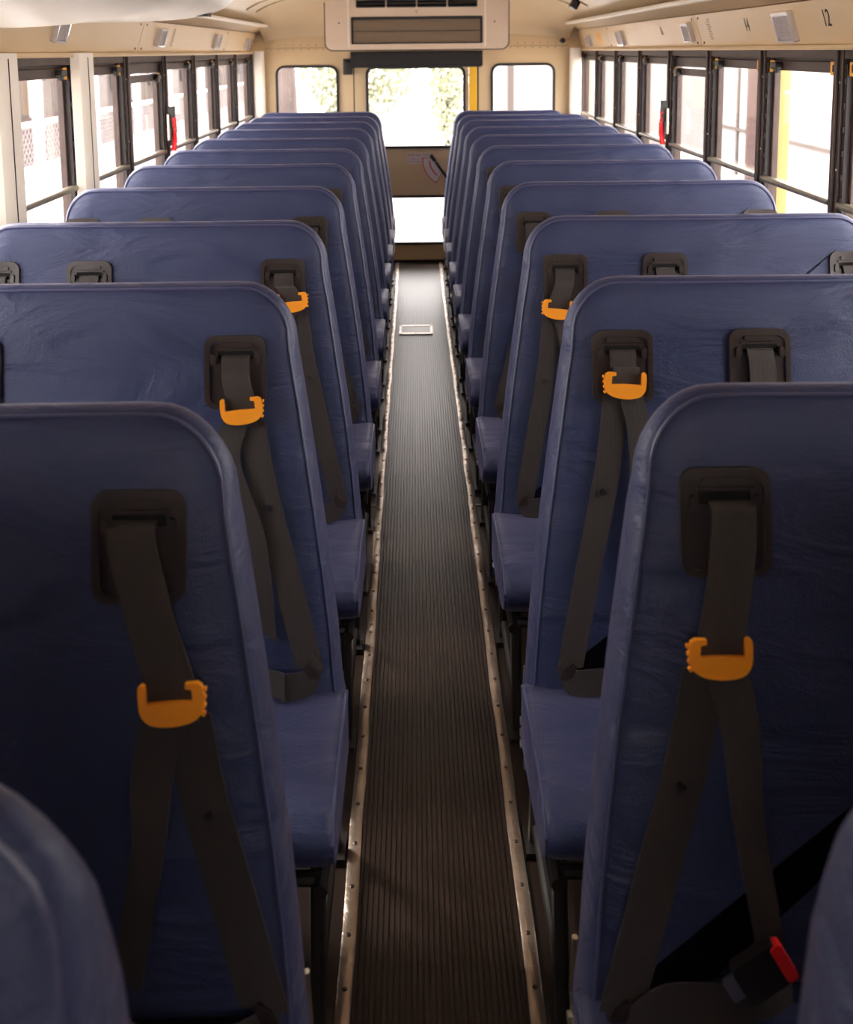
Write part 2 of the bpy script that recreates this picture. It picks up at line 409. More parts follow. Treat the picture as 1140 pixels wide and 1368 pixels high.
# emergency door
d = empty('door_1', (0, YB, 0)); struct(d)
bm = bmesh.new()
up = rrect(-.011, 1.145, .70, .575, .05); lo = rrect(-.011, .318, .70, .345, .03)
holed(bm, [(DX0+.008, .02), (.372, .02), (.372, DZ1-.008), (DX0+.008, DZ1-.008)], [up, lo], .04, lambda a, b, n: (a, n, b))
fin('door_panel', bm, M['cream'], d)
for nm, lp, cz, h in (('upper', up, 1.145, .575), ('lower', lo, .318, .345)):
    bm = bmesh.new(); holed(bm, rrect(-.011, cz, .722, h+.022, .056), [rrect(-.011, cz, .682, h-.018, .04)], .03, lambda a, b, n: (a, n-.014, b))
    fin('rubber_gasket', bm, M['rubber'], d, bevel=.003)
    bm = bmesh.new(); extr(bm, rrect(-.011, cz, .69, h-.01, .045), .012, .016, lambda a, b, n: (a, n, b)); fin('window_pane', bm, M['glass'], d)
bm = bmesh.new(); bx(bm, .374, .432, -.012, .03, .02, DZ1-.006); fin('yellow_door_edge', bm, M['yellow'], d, bevel=.003)
bm = bmesh.new(); bx(bm, DX0, DX0+.007, .0, .04, .02, DZ1); bx(bm, .433, DX1, .0, .04, .02, DZ1); bx(bm, DX0, DX1, .0, .04, DZ1-.007, DZ1); bx(bm, DX0, DX1, .0, .04, .0, .02); fin('door_seal', bm, M['rubber'], d)
# handle: lever on a boss
bm = bmesh.new(); a = Vector((.10, -.035, .790)); b = Vector((.27, -.035, .545)); dr = (b-a).normalized(); q = dr.to_track_quat('X', 'Y').to_matrix()
box(bm, (a+b)/2, ((b-a).length, .018, .036), q); box(bm, a+dr*.012, (.05, .026, .046), q); cyl(bm, b+Vector((0, .035, 0)), b-Vector((0, .01, 0)), .035, 18)
hd = fin('door_handle', bm, M['black'], d, bevel=.003)
bm = bmesh.new(); box(bm, a+dr*.048+Vector((0, -.011, 0)), (.006, .005, .038), q); fin('handle_band', bm, M['white'], hd)
# curved arrow sticker
def arc_poly(cx, cz, r0, r1, a0, a1, n=12):
    o_ = [(cx+r1*math.cos(math.radians(a0+(a1-a0)*i/n)), cz+r1*math.sin(math.radians(a0+(a1-a0)*i/n))) for i in range(n+1)]
    i_ = [(cx+r0*math.cos(math.radians(a0+(a1-a0)*i/n)), cz+r0*math.sin(math.radians(a0+(a1-a0)*i/n))) for i in range(n+1)]
    return o_+i_[::-1]
st = None
for nm, (r0, r1, a0, a1), m, n0 in (('arrow_sticker', (.10, .205, 176, 240), M['pinkred'], .001), ('sticker_face', (.108, .197, 178, 238), M['white'], .002), ('sticker_arrow', (.146, .158, 184, 232), M['pinkred'], .003)):
    bm = bmesh.new(); extr(bm, arc_poly(.235, .765, r0, r1, a0, a1), -n0-.001, -n0, lambda a, b, n: (a, n, b)); o = fin(nm, bm, m, st or d)
    if st is None: st = o
Tz = lambda x, z: Matrix.Translation((x, -.002, z)) @ Matrix.Rotation(math.pi/2, 4, 'X')
bm = bmesh.new(); bx(bm, -.080, .088, -.0012, 0, .735, .812); dc = fin('instruction_decal', bm, M['white'], d); 
for s_, z, sz in (('EMERGENCY EXIT', .795, .027), ('TO OPEN LIFT UP', .769, .017), ('ON RED HANDLE', .749, .017)):
    text_mesh('decal_lettering', s_, sz, M['purpleink'], dc, Tz(-.076, z), align='LEFT', squeeze=.74 if sz > .02 else .85)

# ------------------------------------------------------------------ floor mat, strips, patch plate
bm = bmesh.new(); pr = [(-.148, 0)]; nr = 29; p = .292/nr
for i in range(nr):
    x = -.146+i*p; pr += [(x, .0025), (x+p*.10, .005), (x+p*.72, .005), (x+p*.82, .0025)]
pr += [(.146, .0025), (.148, 0)]
extr(bm, pr, YF, YB-.035, lambda a, b, n: (a, n, b))
tag(fin('aisle_mat', bm, M['mat']), 'dark ribbed rubber mat running down the centre aisle', 'mat')
sm = bmesh.new(); r = bmesh.ops.create_uvsphere(sm, u_segments=10, v_segments=5, radius=.0048); bmesh.ops.scale(sm, vec=(1, 1, .4), verts=sm.verts)
sme = bpy.data.meshes.new('screw'); sm.to_mesh(sme); sm.free(); sme.materials.append(M['screw'])
for s, nm in ((-1, 'left'), (1, 'right')):
    bm = bmesh.new(); cx = s*.158; n = 60; R = []
    for i in range(n+1):
        y = .2+(YB-.24)*i/n; wv = .0012*math.sin(i*1.7)
        R.append([bm.verts.new((cx+dx+wv, y, z)) for dx, z in ((-.013, 0.0), (-.0125, .0075), (-.009, .009), (.009, .009), (.0125, .0075), (.013, 0.0))])
    for a, b in zip(R, R[1:]):
        for j in range(6): bm.faces.new((a[j], a[(j+1) % 6], b[(j+1) % 6], b[j]))
    bm.faces.new(R[0]); bm.faces.new(R[-1][::-1])
    o = fin('floor_strip', bm, M['strip'], smooth=30)
    tag(o, 'screwed aluminium edging strip on the %s side of the aisle mat' % nm, 'metal strip', 'aluminium strips along the aisle')
    for i in range(60):
        y = 1.0+i*.108
        if y > YB-.1: break
        c = new_obj('screw', sme, None, o); c.location = (cx, y, .0095)
bm = bmesh.new(); bx(bm, -.12, .065, 5.60, 5.79, .0058, .0085)
pp = tag(fin('floor_plate', bm, M['mat'], bevel=.001), 'small rectangular cover plate screwed into the ribbed aisle mat', 'plate')
bm = bmesh.new()
holed(bm, [(-.12, 5.60), (.065, 5.60), (.065, 5.79), (-.12, 5.79)], [[(-.108, 5.625), (.053, 5.625), (.053, 5.765), (-.108, 5.765)]], .0015, lambda a, b, n: (a, b, .0086+n)); fin('plate_rim', bm, M['strip'], pp)
for x in (-.112, -.028, .057):
    for y in (5.612, 5.778):
        c = new_obj('screw', sme, None, pp); c.location = (x, y, .0102)
for s in (-1, 1):
    bm = bmesh.new(); bx(bm, s*.172, s*.34, 3.420, 3.428, 0, .003); o = fin('trim_floor_seam', bm, M['strip']); struct(o)

# ------------------------------------------------------------------ seats
LEAN = .178; ZT = 1.125
TN = math.atan(LEAN)
def bp(m, Yt, u, z, off):
    """point on the backrest front plane: |x|=u, height z, off towards camera along the normal"""
    return Vector((m*u, Yt-(ZT-z)*LEAN-off*math.cos(TN), z+off*math.sin(TN)))
# outline of the backrest in (u,z), u = distance from the bus centre line
def back_outline(u1, zt=ZT+.004):
    pts = [(.168, .345), (.166, .36)]
    pts += [(.173+.078*((z-.40)/.60)**1.25 if z > .40 else .173, z) for z in (.40, .50, .60, .70, .80, .90, .97)]
    pts += [(.251, 1.005)]
    for i in range(1, 8):
        a = math.pi-math.pi/2*i/8; pts.append((.351+.099*math.cos(a), 1.022+(zt-1.022)*math.sin(a)))
    pts += [(.36, zt), (.55, zt-.001), (.80, zt-.001), (u1-.12, zt)]
    for i in range(1, 8):
        a = math.pi/2-math.pi/2*i/8; pts.append((u1-.105+.10*math.cos(a), 1.015+(zt-1.015)*math.sin(a)))
    pts += [(u1, .98), (u1, .80), (u1, .60), (u1, .40), (u1-.002, .36), (u1-.01, .345), (.80, .342), (.40, .342)]
    return pts
def seat_meshes(m, u1, plates):
    D = {}
    def F(u, z, n):
        if n < 0:
            t = min(1, max(0, (z-.96)/.15)); n *= 1-.62*t*t*(3-2*t)   # the pad thins towards its top edge
        return bp(m, 0, u, z, n)
    base = back_outline(u1)
    bm = bmesh.new()
    loft(bm, base, [(.028, -.098), (.012, -.095), (.004, -.085), (.000, -.065), (-.001, -.045), (.001, -.025), (.004, -.012), (.0075, -.004), (.0105, .0), (.014, .0005), (.020, .005), (.036, .010), (.060, .014), (.085, .0155)], F)
    D['back'] = fin('backrest', bm, M['navy'], smooth=50)
    bm = bmesh.new(); seam = offset_poly(base, .0112)
    tube(bm, [F(u, z, .0012) for u, z in seam], .0024, 6, closed=True); D['pip'] = fin('piping', bm, M['piping'], smooth=1)
    # cushion, profile in (y,z), lofted along x
    prof = [(.03, .27), (.03, .385), (.0, .396), (-.10, .400), (-.20, .403), (-.27, .402), (-.310, .395), (-.336, .382), (-.351, .362), (-.353, .344), (-.342, .322), (-.315, .302), (-.27, .288), (-.15, .278)]
    prof = [(y, z) for y, z in prof]
    bm = bmesh.new(); uo = min(u1+.015, 1.165)
    G_ = lambda y, z, n: (m*n, y*.97-.13, z-.005)
    loft(bm, prof, [(.030, .160), (.012, .161), (.003, .166), (0, .178), (-.001, .21), (-.003, .35), (-.004, .6), (-.003, uo-.15), (0, uo-.02), (.01, uo-.004), (.03, uo)], G_)
    D['cush'] = fin('seat_cushion', bm, M['navy'], smooth=50)
    bm = bmesh.new(); tube(bm, [(m*.1635, y*.97-.13, z-.005) for y, z in offset_poly(prof, .006)], .003, 6, closed=True); D['cpip'] = fin('cushion_piping', bm, M['piping'], smooth=1)
    # legs and frame
    for key, (ya, yb) in dict(leg0=(-.38, -.44), leg1=(-.10, -.05)).items():
        bm = bmesh.new(); tube(bm, [(m*.195, ya, .275), (m*.195, (ya+yb)/2, .14), (m*.195, yb, .012)], .0135, 10)
        box(bm, (m*.205, yb, .006), (.06, .075, .012)); D[key] = fin('leg', bm, M['blackmetal'], smooth=30)
    bm = bmesh.new()
    tube(bm, [(m*.185, -.45, .262), (m*.185, .0, .264)], .012, 8); tube(bm, [(m*.185, -.10, .264), (m*(u1), -.10, .264)], .012, 8); tube(bm, [(m*.185, -.42, .262), (m*(u1), -.42, .262)], .012, 8)
    tube(bm, [(m*.195, -.41, .06), (m*.195, -.08, .06)], .009, 8)
    D['frame'] = fin('seat_frame', bm, M['blackmetal'], smooth=30)
    bm = bmesh.new(); bx(bm, m*.176, m*.186, -.02, .012, .17, .245); D['brk'] = fin('hinge_bracket', bm, M['brass'], bevel=.003)
    bm = bmesh.new()
    for z in (.185, .21, .235): cyl(bm, (m*.186, -.005, z), (m*.170, -.005, z), .008, 8)
    tube(bm, [(m*.183, .02, .335), (m*.181, .03, .25), (m*.183, .01, .12)], .0045, 8)
    D['bolt'] = fin('bracket_bolt', bm, M['steel'], smooth=30)
    # belt bezels
    D['bez'] = []
    for u in plates:
        zc_ = .967; P = lambda a, b, n, u=u: bp(m, 0, u+a, zc_+b, .0155+n)
        bm = bmesh.new()
        holed(bm, rrect(0, 0, .106, .126, .018), [rrect(0, .030, .066, .016, .004)], .007, lambda a, b, n: P(a, b, n-.004))
        holed(bm, rrect(0, 0, .112, .132, .021), [rrect(0, -.002, .094, .112, .016)], .013, lambda a, b, n: P(a, b, n-.006))
        extr(bm, rrect(0, .049, .058, .009, .004, 3), 0, .007, P)
        extr(bm, rrect(0, .0405, .072, .004, .0018, 2), 0, .009, P)
        for sx in (-1, 1):
            extr(bm, rrect(sx*.040, .024, .010, .018, .004, 3), 0, .011, P)
        bz = fin('belt_bezel', bm, M['bezel'], bevel=.0013, seg=2)
        bm = bmesh.new(); extr(bm, rrect(0, .030, .068, .018, .004), -.0005, .0015, P); sl = fin('bezel_slot', bm, M['slot'])
        D['bez'].append((bz, sl))
    return D

def ribbon(pts, m, name='belt', th=.0016):
    """pts: (u, z, off, wu, wz) centre + half width vector"""
    P = smooth_path(pts, 7); bm = bmesh.new(); R = []
    for v in P:
        u, z, off, wu, wz = v[:]
        c = []
        for (k, h) in ((-1, 0), (1, 0), (1, th), (-1, th)):
            c.append(bm.verts.new(bp(m, 0, u+wu*k, z+wz*k, .0155+off+h)))
        R.append(c)
    for a, b in zip(R, R[1:]):
        for j in range(4): bm.faces.new((a[j], a[(j+1) % 4], b[(j+1) % 4], b[j]))
    bm.faces.new(R[0][::-1]); bm.faces.new(R[-1])
    return fin(name, bm, M['belt'], smooth=40)
GP = [(365,1080),(366,1120),(372,1170),(380,1205),(395,1230),(415,1250),(440,1262),(475,1267),(510,1268),(555,1264),(600,1255),(640,1242),(670,1225),(700,1195),(708,1150),(704,1100),(690,1055),(665,1043),(605,1050),(607,1075),(640,1078),(650,1140),(530,1148),(410,1165),(404,1120),(397,1075),(380,1066)]
def guide(m, u, z, off, tilt=0, sc=1.0):
    bm = bmesh.new(); c, s_ = math.cos(tilt), math.sin(tilt)
    # hook arm lies on the aisle side
    pl = [(-(x-537)*.000226*sc, -(y-1165)*.000226*sc) for x, y in GP]
    pl = [(a*c-b*s_, a*s_+b*c) for a, b in pl]
    extr(bm, pl, 0, .009, lambda a, b, n: bp(m, 0, u+a, z+b, .0155+off+n))
    for i in range(4):   # grip ribs on the aisle-side arm
        q = (-.0385*sc, .020-.009*i); q = (q[0]*c-q[1]*s_, q[0]*s_+q[1]*c)
        extr(bm, rrect(u+q[0], z+q[1], .004, .005, .0015, 2), .001, .008, lambda a, b, n: bp(m, 0, a, b, .0155+off+n))
    return fin('belt_guide', bm, M['orange'], bevel=.0022, seg=2, smooth=40)
def snap(m, u, z, off):
    bm = bmesh.new(); cyl(bm, bp(m, 0, u, z, .0155+off), bp(m, 0, u, z, .0155+off+.004), .006, 12)
    return fin('snap_stud', bm, M['blackmetal'], bevel=.001, smooth=30)
def buckle(m, u, z, off, rot=.35):
    bm = bmesh.new(); c, s_ = math.cos(rot), math.sin(rot)
    f = lambda a, b, n: bp(m, 0, u+a*c-b*s_, z+a*s_+b*c, .0155+off+n)
    extr(bm, rrect(0, 0, .062, .048, .008), 0, .018, f); b_ = fin('belt_buckle', bm, M['black'], bevel=.003, smooth=40)
    bm = bmesh.new(); extr(bm, rrect(.028, 0, .015, .044, .005), .004, .021, f); r_ = fin('release_button', bm, M['red'], bevel=.002, smooth=40)
    bm = bmesh.new(); extr(bm, rrect(-.038, 0, .018, .030, .004), .006, .010, f); t_ = fin('buckle_tongue', bm, M['steel'], bevel=.001)
    return b_, r_, t_
def belt_set(m, u, gz=.80, gu=None, lo_out=None, lo_in=None, slot_z=.997, tilt=0, du=0, full=True, bk=False, ribw=.027, bsf=.0):
    """a three-point belt hanging from the bezel at u; parts returned as (object, [sub-parts])"""
    gu = u-.04 if gu is None else gu
    if lo_in is None: lo_in = (u-.150, .44)
    if lo_out is None: lo_out = (u+.015, .46)
    parts = []
    mid = (slot_z+gz)/2
    b = ribbon([(u, slot_z, .002, ribw, 0), (u, slot_z-.008, .009, ribw, 0), (u*.97+gu*.03, slot_z-.03, .012, ribw, 0), ((u+gu)/2+.004, mid, .018, ribw, -.001), (gu, gz+.01, .022, ribw, -.003), (gu-.002, gz-.03, .016, ribw*.95, -.004)], m, 'shoulder_belt')
    g = guide(m, gu, gz, .024, tilt)
    subs = [g]
    parts.append((b, subs))
    a = ribbon([(gu+.012, gz-.02, .012, ribw*.93, 0), (gu+.026, gz-.09, .015, ribw*.85, .002), (gu*.45+lo_out[0]*.55, gz*.45+lo_out[1]*.55, .020, ribw*.65, .008), (lo_out[0], lo_out[1], .012, ribw*.55, .012)], m, 'outer_belt')
    i_ = ribbon([(gu-.014, gz-.018, .006, ribw*.95, 0), (gu*.7+lo_in[0]*.3, gz*.7+lo_in[1]*.3, .008, ribw*.98, 0), (gu*.35+lo_in[0]*.65, gz*.35+lo_in[1]*.65, .010, ribw*.98, 0), (lo_in[0], lo_in[1], .012, ribw, .004)], m, 'inner_belt')
    parts.append((a, [])); parts.append((i_, [snap(m, gu*.62+lo_in[0]*.38, gz*.62+lo_in[1]*.38, .010)]))
    lap = ribbon([(lo_in[0]-.014, lo_in[1]+.018, .014, .010, .012), (lo_in[0], lo_in[1]-.018, .018, .004, .022), (lo_in[0]+.05, .415, .030, .0, .024), (lo_out[0]-.03, .420, .034, .0, .023), (lo_out[0]+.02, .430, .02, .0, .022)], m, 'lap_belt')
    an = bmesh.new(); f = lambda a_, b_, n: bp(m, 0, lo_in[0]-.004+a_, lo_in[1]-.002+b_, .0155+n); extr(an, [(-.012, -.010), (.006, -.010), (.016, .008), (.010, .014), (-.006, .004)], .016, .021, f)
    parts.append((lap, [fin('anchor_loop', an, M['screw'], bevel=.001)]))
    if bk:
        b_, r_, t_ = buckle(m, lo_out[0]-.022, lo_out[1]+.004, .03, rot=.55)
        parts.append((b_, [r_, t_]))
    return parts
def simple_belt(m, u):
    b = ribbon([(u, .997, .002, .024, 0), (u, .989, .009, .024, 0), (u+.002, .95, .014, .024, 0), (u-.004, .80, .018, .024, 0), (u-.02, .60, .018, .024, 0), (u-.05, .44, .014, .024, 0)], m, 'shoulder_belt')
    return [(b, [])]

PROTO_TRASH = []
def proto(m, u1, plates):
    D = seat_meshes(m, u1, plates)
    lst = [(D['back'], [D['pip']]), (D['cush'], [D['cpip']]), (D['leg0'], []), (D['leg1'], []), (D['frame'], []), (D['brk'], [D['bolt']])]
    lst += [(bz, [sl]) for bz, sl in D['bez']]
    for u in plates[1:]: lst += simple_belt(m, u)
    return lst
Lp = proto(-1, 1.150, [.360, .846, 1.078]); Rp = proto(1, 1.150, [.352, .605, 1.078])
def narrow(): 
    return proto(1, 1.06, [.76, .93])
belts = {
    ('L', 1): belt_set(-1, .367, gz=.795, gu=.316, lo_out=(.372, .475), lo_in=(.212, .445), slot_z=.997, tilt=.05, ribw=.029),
    ('R', 1): belt_set(1, .360, gz=.812, gu=.336, lo_out=(.395, .455), lo_in=(.212, .400), slot_z=.992, tilt=.10, bk=True, ribw=.028),
    ('L', 2): belt_set(-1, .358, gz=.900, gu=.345, lo_out=(.300, .50), lo_in=(.225, .440), tilt=.02, ribw=.026),
    ('R', 2): belt_set(1, .352, gz=.935, gu=.352, lo_out=(.40, .46), lo_in=(.245, .430), tilt=.06, ribw=.024),
    ('L', 3): belt_set(-1, .358, gz=.925, gu=.335, lo_in=(.225, .44), ribw=.024),
    ('R', 3): belt_set(1, .350, gz=.895, gu=.328, lo_in=(.24, .43), ribw=.024),
    ('L', 4): belt_set(-1, .358, gz=.80, gu=.350, lo_in=(.225, .44), ribw=.024), ('R', 4): belt_set(1, .350, gz=.80, gu=.345, lo_in=(.24, .43), ribw=.024),
    ('L', 0): belt_set(-1, .360, gz=.80), ('R', 0): belt_set(1, .352, gz=.78),
}
rowsL = [.555, 1.222, 1.905, 2.62, 3.305, 3.975, 4.60, 5.19, 5.82, 6.38, 6.91, 7.43]
rowsR = [.59, 1.272, 1.915, 2.645, 3.35, 4.00, 4.67, 5.27, 5.84, 6.42, 6.92, 7.44]
ordn = ['zeroth', 'first full', 'second', 'third', 'fourth', 'fifth', 'sixth', 'seventh', 'eighth', 'ninth', 'tenth', 'eleventh']
used = set()
def take(o, parent):
    if o.name in used:
        c = o.copy(); COL.objects.link(c)
    else: c = o; used.add(o.name)
    c.parent = parent; return c
def seat(side, i, Yt, parts, dx=0):
    m = -1 if side == 'L' else 1; sd = 'left' if m < 0 else 'right'
    r = empty('bus_seat', (dx, Yt, 0))
    if i == 0: lab = 'blurred navy vinyl seat back corner closest to the camera at lower %s' % sd
    elif i == 11: lab = ('rearmost navy vinyl bus seat on the left, against the emergency door wall' if m < 0 else 'narrow rearmost navy seat on the right, peeking over the rows under the rear window')
    elif i == 1: lab = 'large front navy vinyl bus seat with orange belt guide, %s of aisle' % sd
    else: lab = 'navy vinyl bus seat in the %s row back from the camera, %s of aisle' % (ordn[i], sd)
    tag(r, lab, 'bus seat', 'navy bus seats on the %s of the aisle' % sd)
    for o, subs in parts:
        c = take(o, r)
        for q in subs: take(q, c)
for i, y in enumerate(rowsL): seat('L', i, y, Lp+belts.get(('L', i), belts[('L', 4)]), dx=.025 if i == 0 else 0)
for i, y in enumerate(rowsR):
    if i == 11: seat('R', i, y, narrow(), dx=0)
    else: seat('R', i, y, Rp+belts.get(('R', i), belts[('R', 4)]), dx=-.010 if i == 0 else 0)

# ------------------------------------------------------------------ rear heater box, roller shade, switch box
hb = tag(empty('air_conditioner', (0, 7.30, 1.56)), 'cream overhead air conditioner box with brown grille above the rear door', 'air conditioner')
bm = bmesh.new()
holed(bm, rrect(0, .20, 1.26, .40, .05), [rrect(0, .132, .89, .172, .006), rrect(-.315, .335, .195, .09, .006), rrect(-.105, .335, .195, .09, .006), rrect(.105, .335, .195, .09, .006), rrect(.315, .335, .195, .09, .006)], .30, lambda a, b, n: (a, n, b))
hs = fin('housing', bm, M['pinkcream'], hb)
bm = bmesh.new(); holed(bm, rrect(0, .20, 1.275, .415, .056), [rrect(0, .20, 1.255, .395, .048)], .03, lambda a, b, n: (a, n+.005, b)); fin('edge_seal', bm, M['rubber'], hb)
bm = bmesh.new()
for sx in (-1, 1): extr(bm, rrect(sx*.47, .20, .012, .36, .005), -.006, 0, lambda a, b, n: (a, n, b))
fin('raised_bead', bm, M['creamlite'], hs)
bm = bmesh.new()   # corrugated return-air grille
for i in range(64):
    x = -.432+.864*i/63; bx(bm, x-.0035, x+.0035, .004, .02, .052, .208)
bx(bm, -.44, .44, .02, .024, .047, .217); fin('return_grille', bm, M['grille'], hb)
bm = bmesh.new(); holed(bm, rrect(0, .132, .905, .186, .008), [rrect(0, .126, .872, .158, .004)], .006, lambda a, b, n: (a, n-.005, b)); bx(bm, -.436, .436, -.001, .006, .124, .128); fin('grille_frame', bm, M['rubber'], hb)
for k in range(4):
    cx = -.315+.21*k; bm = bmesh.new()
    bx(bm, cx-.095, cx+.095, .03, .034, .292, .378)
    for j in range(4): box(bm, (cx, .016, .302+j*.022), (.188, .022, .002), Matrix.Rotation(.5, 3, 'X'))
    holed(bm, rrect(cx, .335, .203, .098, .008), [rrect(cx, .335, .187, .082, .005)], .005, lambda a, b, n: (a, n-.004, b))
    fin('air_vent', bm, M['black'], hb)
text_mesh('housing_logo', 'C', .028, M['ink'], hb, Matrix.Translation((0, -.002, .258)) @ Matrix.Rotation(math.pi/2, 4, 'X'))
bm = bmesh.new()
for x, z in ((-.535, .185), (.535, .185), (-.475, .36), (.475, .36)): cyl(bm, (x, 0, z), (x, -.004, z), .006, 8)
fin('screw', bm, M['screw'], hb)
rs = tag(empty('roller_shade', (0, 7.36, 1.448)), 'black rolled blind box hung under the air conditioner above the door', 'blind')
bm = bmesh.new(); extr(bm, rrect(-.0, .048, .11, .105, .012), -.463, .457, lambda a, b, n: (n, a+.05, b)); fin('blind_housing', bm, M['shade'], rs, smooth=30)
bm = bmesh.new(); bx(bm, -.455, .45, .0, .006, -.012, .0); fin('blind_hem', bm, M['black'], rs)
bm = bmesh.new(); bx(bm, -.530, -.465, 7.56, 7.615, 1.385, 1.50); bx(bm, -.52, -.475, 7.552, 7.56, 1.40, 1.485)
tag(fin('switch_box', bm, M['black'], bevel=.004), 'small black box on the rear wall left of the blind', 'box')

# ------------------------------------------------------------------ card holders, numbers and stickers on the overhead panels
def panel_pt(s, y, z):   # point on panel face
    t = (z-1.556)/.13; return Vector((s*(1.192-.040*t), y, z))
PT = math.atan(.040/.13)
def holder(s, y, z, w, h, lab):
    r = empty('card_holder', panel_pt(s, y, z)); r.rotation_euler = (0, -s*PT, 0)
    tag(r, lab, 'card holder', 'clear card holders on the overhead panels')
    bm = bmesh.new(); holed(bm, rrect(0, 0, w, h, .004, 3), [rrect(-.002, -.003, w-.016, h-.018, .003, 3)], .020, lambda a, b, n: (-s*(n-.001), a, b)); fin('clear_frame', bm, M['acryl'], r, bevel=.0015)
    bm = bmesh.new(); bx(bm, -s*.011, -s*.013, -w/2+.007, w/2-.007, -h/2+.007, h/2-.009); c = fin('card', bm, M['paper'], r)
    bm = bmesh.new()
    for i in range(8):
        zz = h/2-.02-i*(h-.035)/8; bx(bm, -s*.0130, -s*.0134, -w/2+.015, w/2-.015-(i % 3)*.008, zz-.0015, zz+.0005)
    fin('card_text', bm, M['faint'], c)
for y, z, w, h, lab in ((3.40, 1.617, .15, .100, 'grey card in a clear holder between the handwritten 14 and 12'), (4.60, 1.620, .12, .085, 'clear card holder just beyond the panel seam, left of the faded lettering, right side'),
                        (6.10, 1.612, .15, .085, 'clear card holder right of the far panel seam, right side'), (7.20, 1.610, .12, .08, 'farthest card holder on the right, left of the yellow sticker')):
    holder(1, y, z, w, h, lab)
for y, z, w, h, lab in ((3.42, 1.635, .11, .09, 'nearest card holder on the left, above the window between the cream pillars'), (4.78, 1.625, .13, .085, 'second card holder from the front on the left panels'),
                        (6.15, 1.62, .15, .085, 'third card holder from the front on the left panels'), (7.30, 1.612, .13, .08, 'farthest card holder on the left, beside the rear corner')):
    holder(-1, y, z, w, h, lab)
def panel_mtx(s, y, z, off=.001):
    X = Vector((0, -s, 0)); Z = Vector((-s*math.cos(PT), 0, -math.sin(PT)))
    U = Z.cross(X); p = panel_pt(s, y, z)+Z*off
    return Matrix(((X.x, U.x, Z.x, p.x), (X.y, U.y, Z.y, p.y), (X.z, U.z, Z.z, p.z), (0, 0, 0, 1)))
def panel_text(s_, y, z, size, m, lab, name='panel_number', side=1, sq=.78):
    o = text_mesh(name, s_, size, m, None, Matrix.Identity(4), squeeze=sq, ext=.0003); o.matrix_world = panel_mtx(side, y, z); tag(o, lab, 'number'); return o
panel_text('12', 3.07, 1.630, .074, M['ink'], 'handwritten black number 12 at the top right overhead panel')
panel_text('14', 3.80, 1.628, .068, M['ink'], 'handwritten black number 14 on the right overhead panel')
panel_text('16', 5.10, 1.630, .06, M['faint'], 'faint number 16 on the middle overhead panel at right')
def sticker(name, s, y, z, w, h, m, lab, cat):
    bm = bmesh.new(); extr(bm, rrect(0, 0, w, h, .004, 3), 0, .0008, lambda a, b, n: (a, b, n)); o = fin(name, bm, m); o.matrix_world = panel_mtx(s, y, z, .0005); return tag(o, lab, cat)
sticker('yellow_sticker', 1, 6.82, 1.618, .12, .085, M['amber'], 'yellow sticker on the far right overhead panel', 'sticker')
def lettering(side, y, z, lab):
    bm = bmesh.new()
    for i in range(9):
        w = .045+.02*((i*7) % 4)/4
        for j in range(5):
            if (i+j*2) % 5: bx(bm, -w/2+j*w/5, -w/2+j*w/5+w/8, .042-i*.010, .047-i*.010, 0, .0006)
    o = fin('faded_lettering', bm, M['faint']); o.matrix_world = panel_mtx(side, y, z, .0005); tag(o, lab, 'lettering')
lettering(1, 4.28, 1.620, 'faded lettering marks right of the middle panel seam')
lettering(-1, 5.05, 1.620, 'faded lettering marks behind the second left card holder')

# ------------------------------------------------------------------ emergency window latches
for s, y, lab in ((1, 4.97, 'red emergency latch on a right window post'), (-1, 4.90, 'red emergency latch on a left window post')):
    r = tag(empty('emergency_latch', (s*1.171, y, 1.10)), lab, 'latch')
    bm = bmesh.new(); box(bm, (-s*.012, 0, .155), (.03, .036, .10)); box(bm, (-s*.006, .012, .10), (.02, .02, .16)); fin('latch_body', bm, M['black'], r, bevel=.004)
    bm = bmesh.new(); tube(bm, [(-s*.022, -.012, .155), (-s*.030, -.014, .10), (-s*.026, -.010, .05), (-s*.018, -.008, .0)], .013, 8, flat=.7); fin('red_lever', bm, M['red'], r, smooth=1)
    bm = bmesh.new(); box(bm, (-s*.004, -.034, .11), (.008, .018, .12)); fin('latch_plate', bm, M['creamlite'], r, bevel=.002)

# ------------------------------------------------------------------ ceiling fittings
r = tag(empty('ceiling_camera', (.885, 6.0, 1.80)), 'small black camera hanging from the ceiling near the rear right', 'camera')
bm = bmesh.new(); box(bm, (0, 0, 0), (.045, .075, .05), Matrix.Rotation(.5, 3, 'Y')); fin('camera_body', bm, M['black'], r, bevel=.006)
bm = bmesh.new(); cyl(bm, (.01, 0, .02), (.03, 0, .055), .012, 10); fin('camera_mount', bm, M['black'], r)
bm = bmesh.new(); cyl(bm, (1.035, 7.53, 1.612), (1.035, 7.50, 1.612), .018, 14); cyl(bm, (1.035, 7.62, 1.612), (1.035, 7.53, 1.612), .01, 10)
tag(fin('door_buzzer', bm, M['black'], smooth=30), 'small round black knob at the top right rear corner', 'knob')
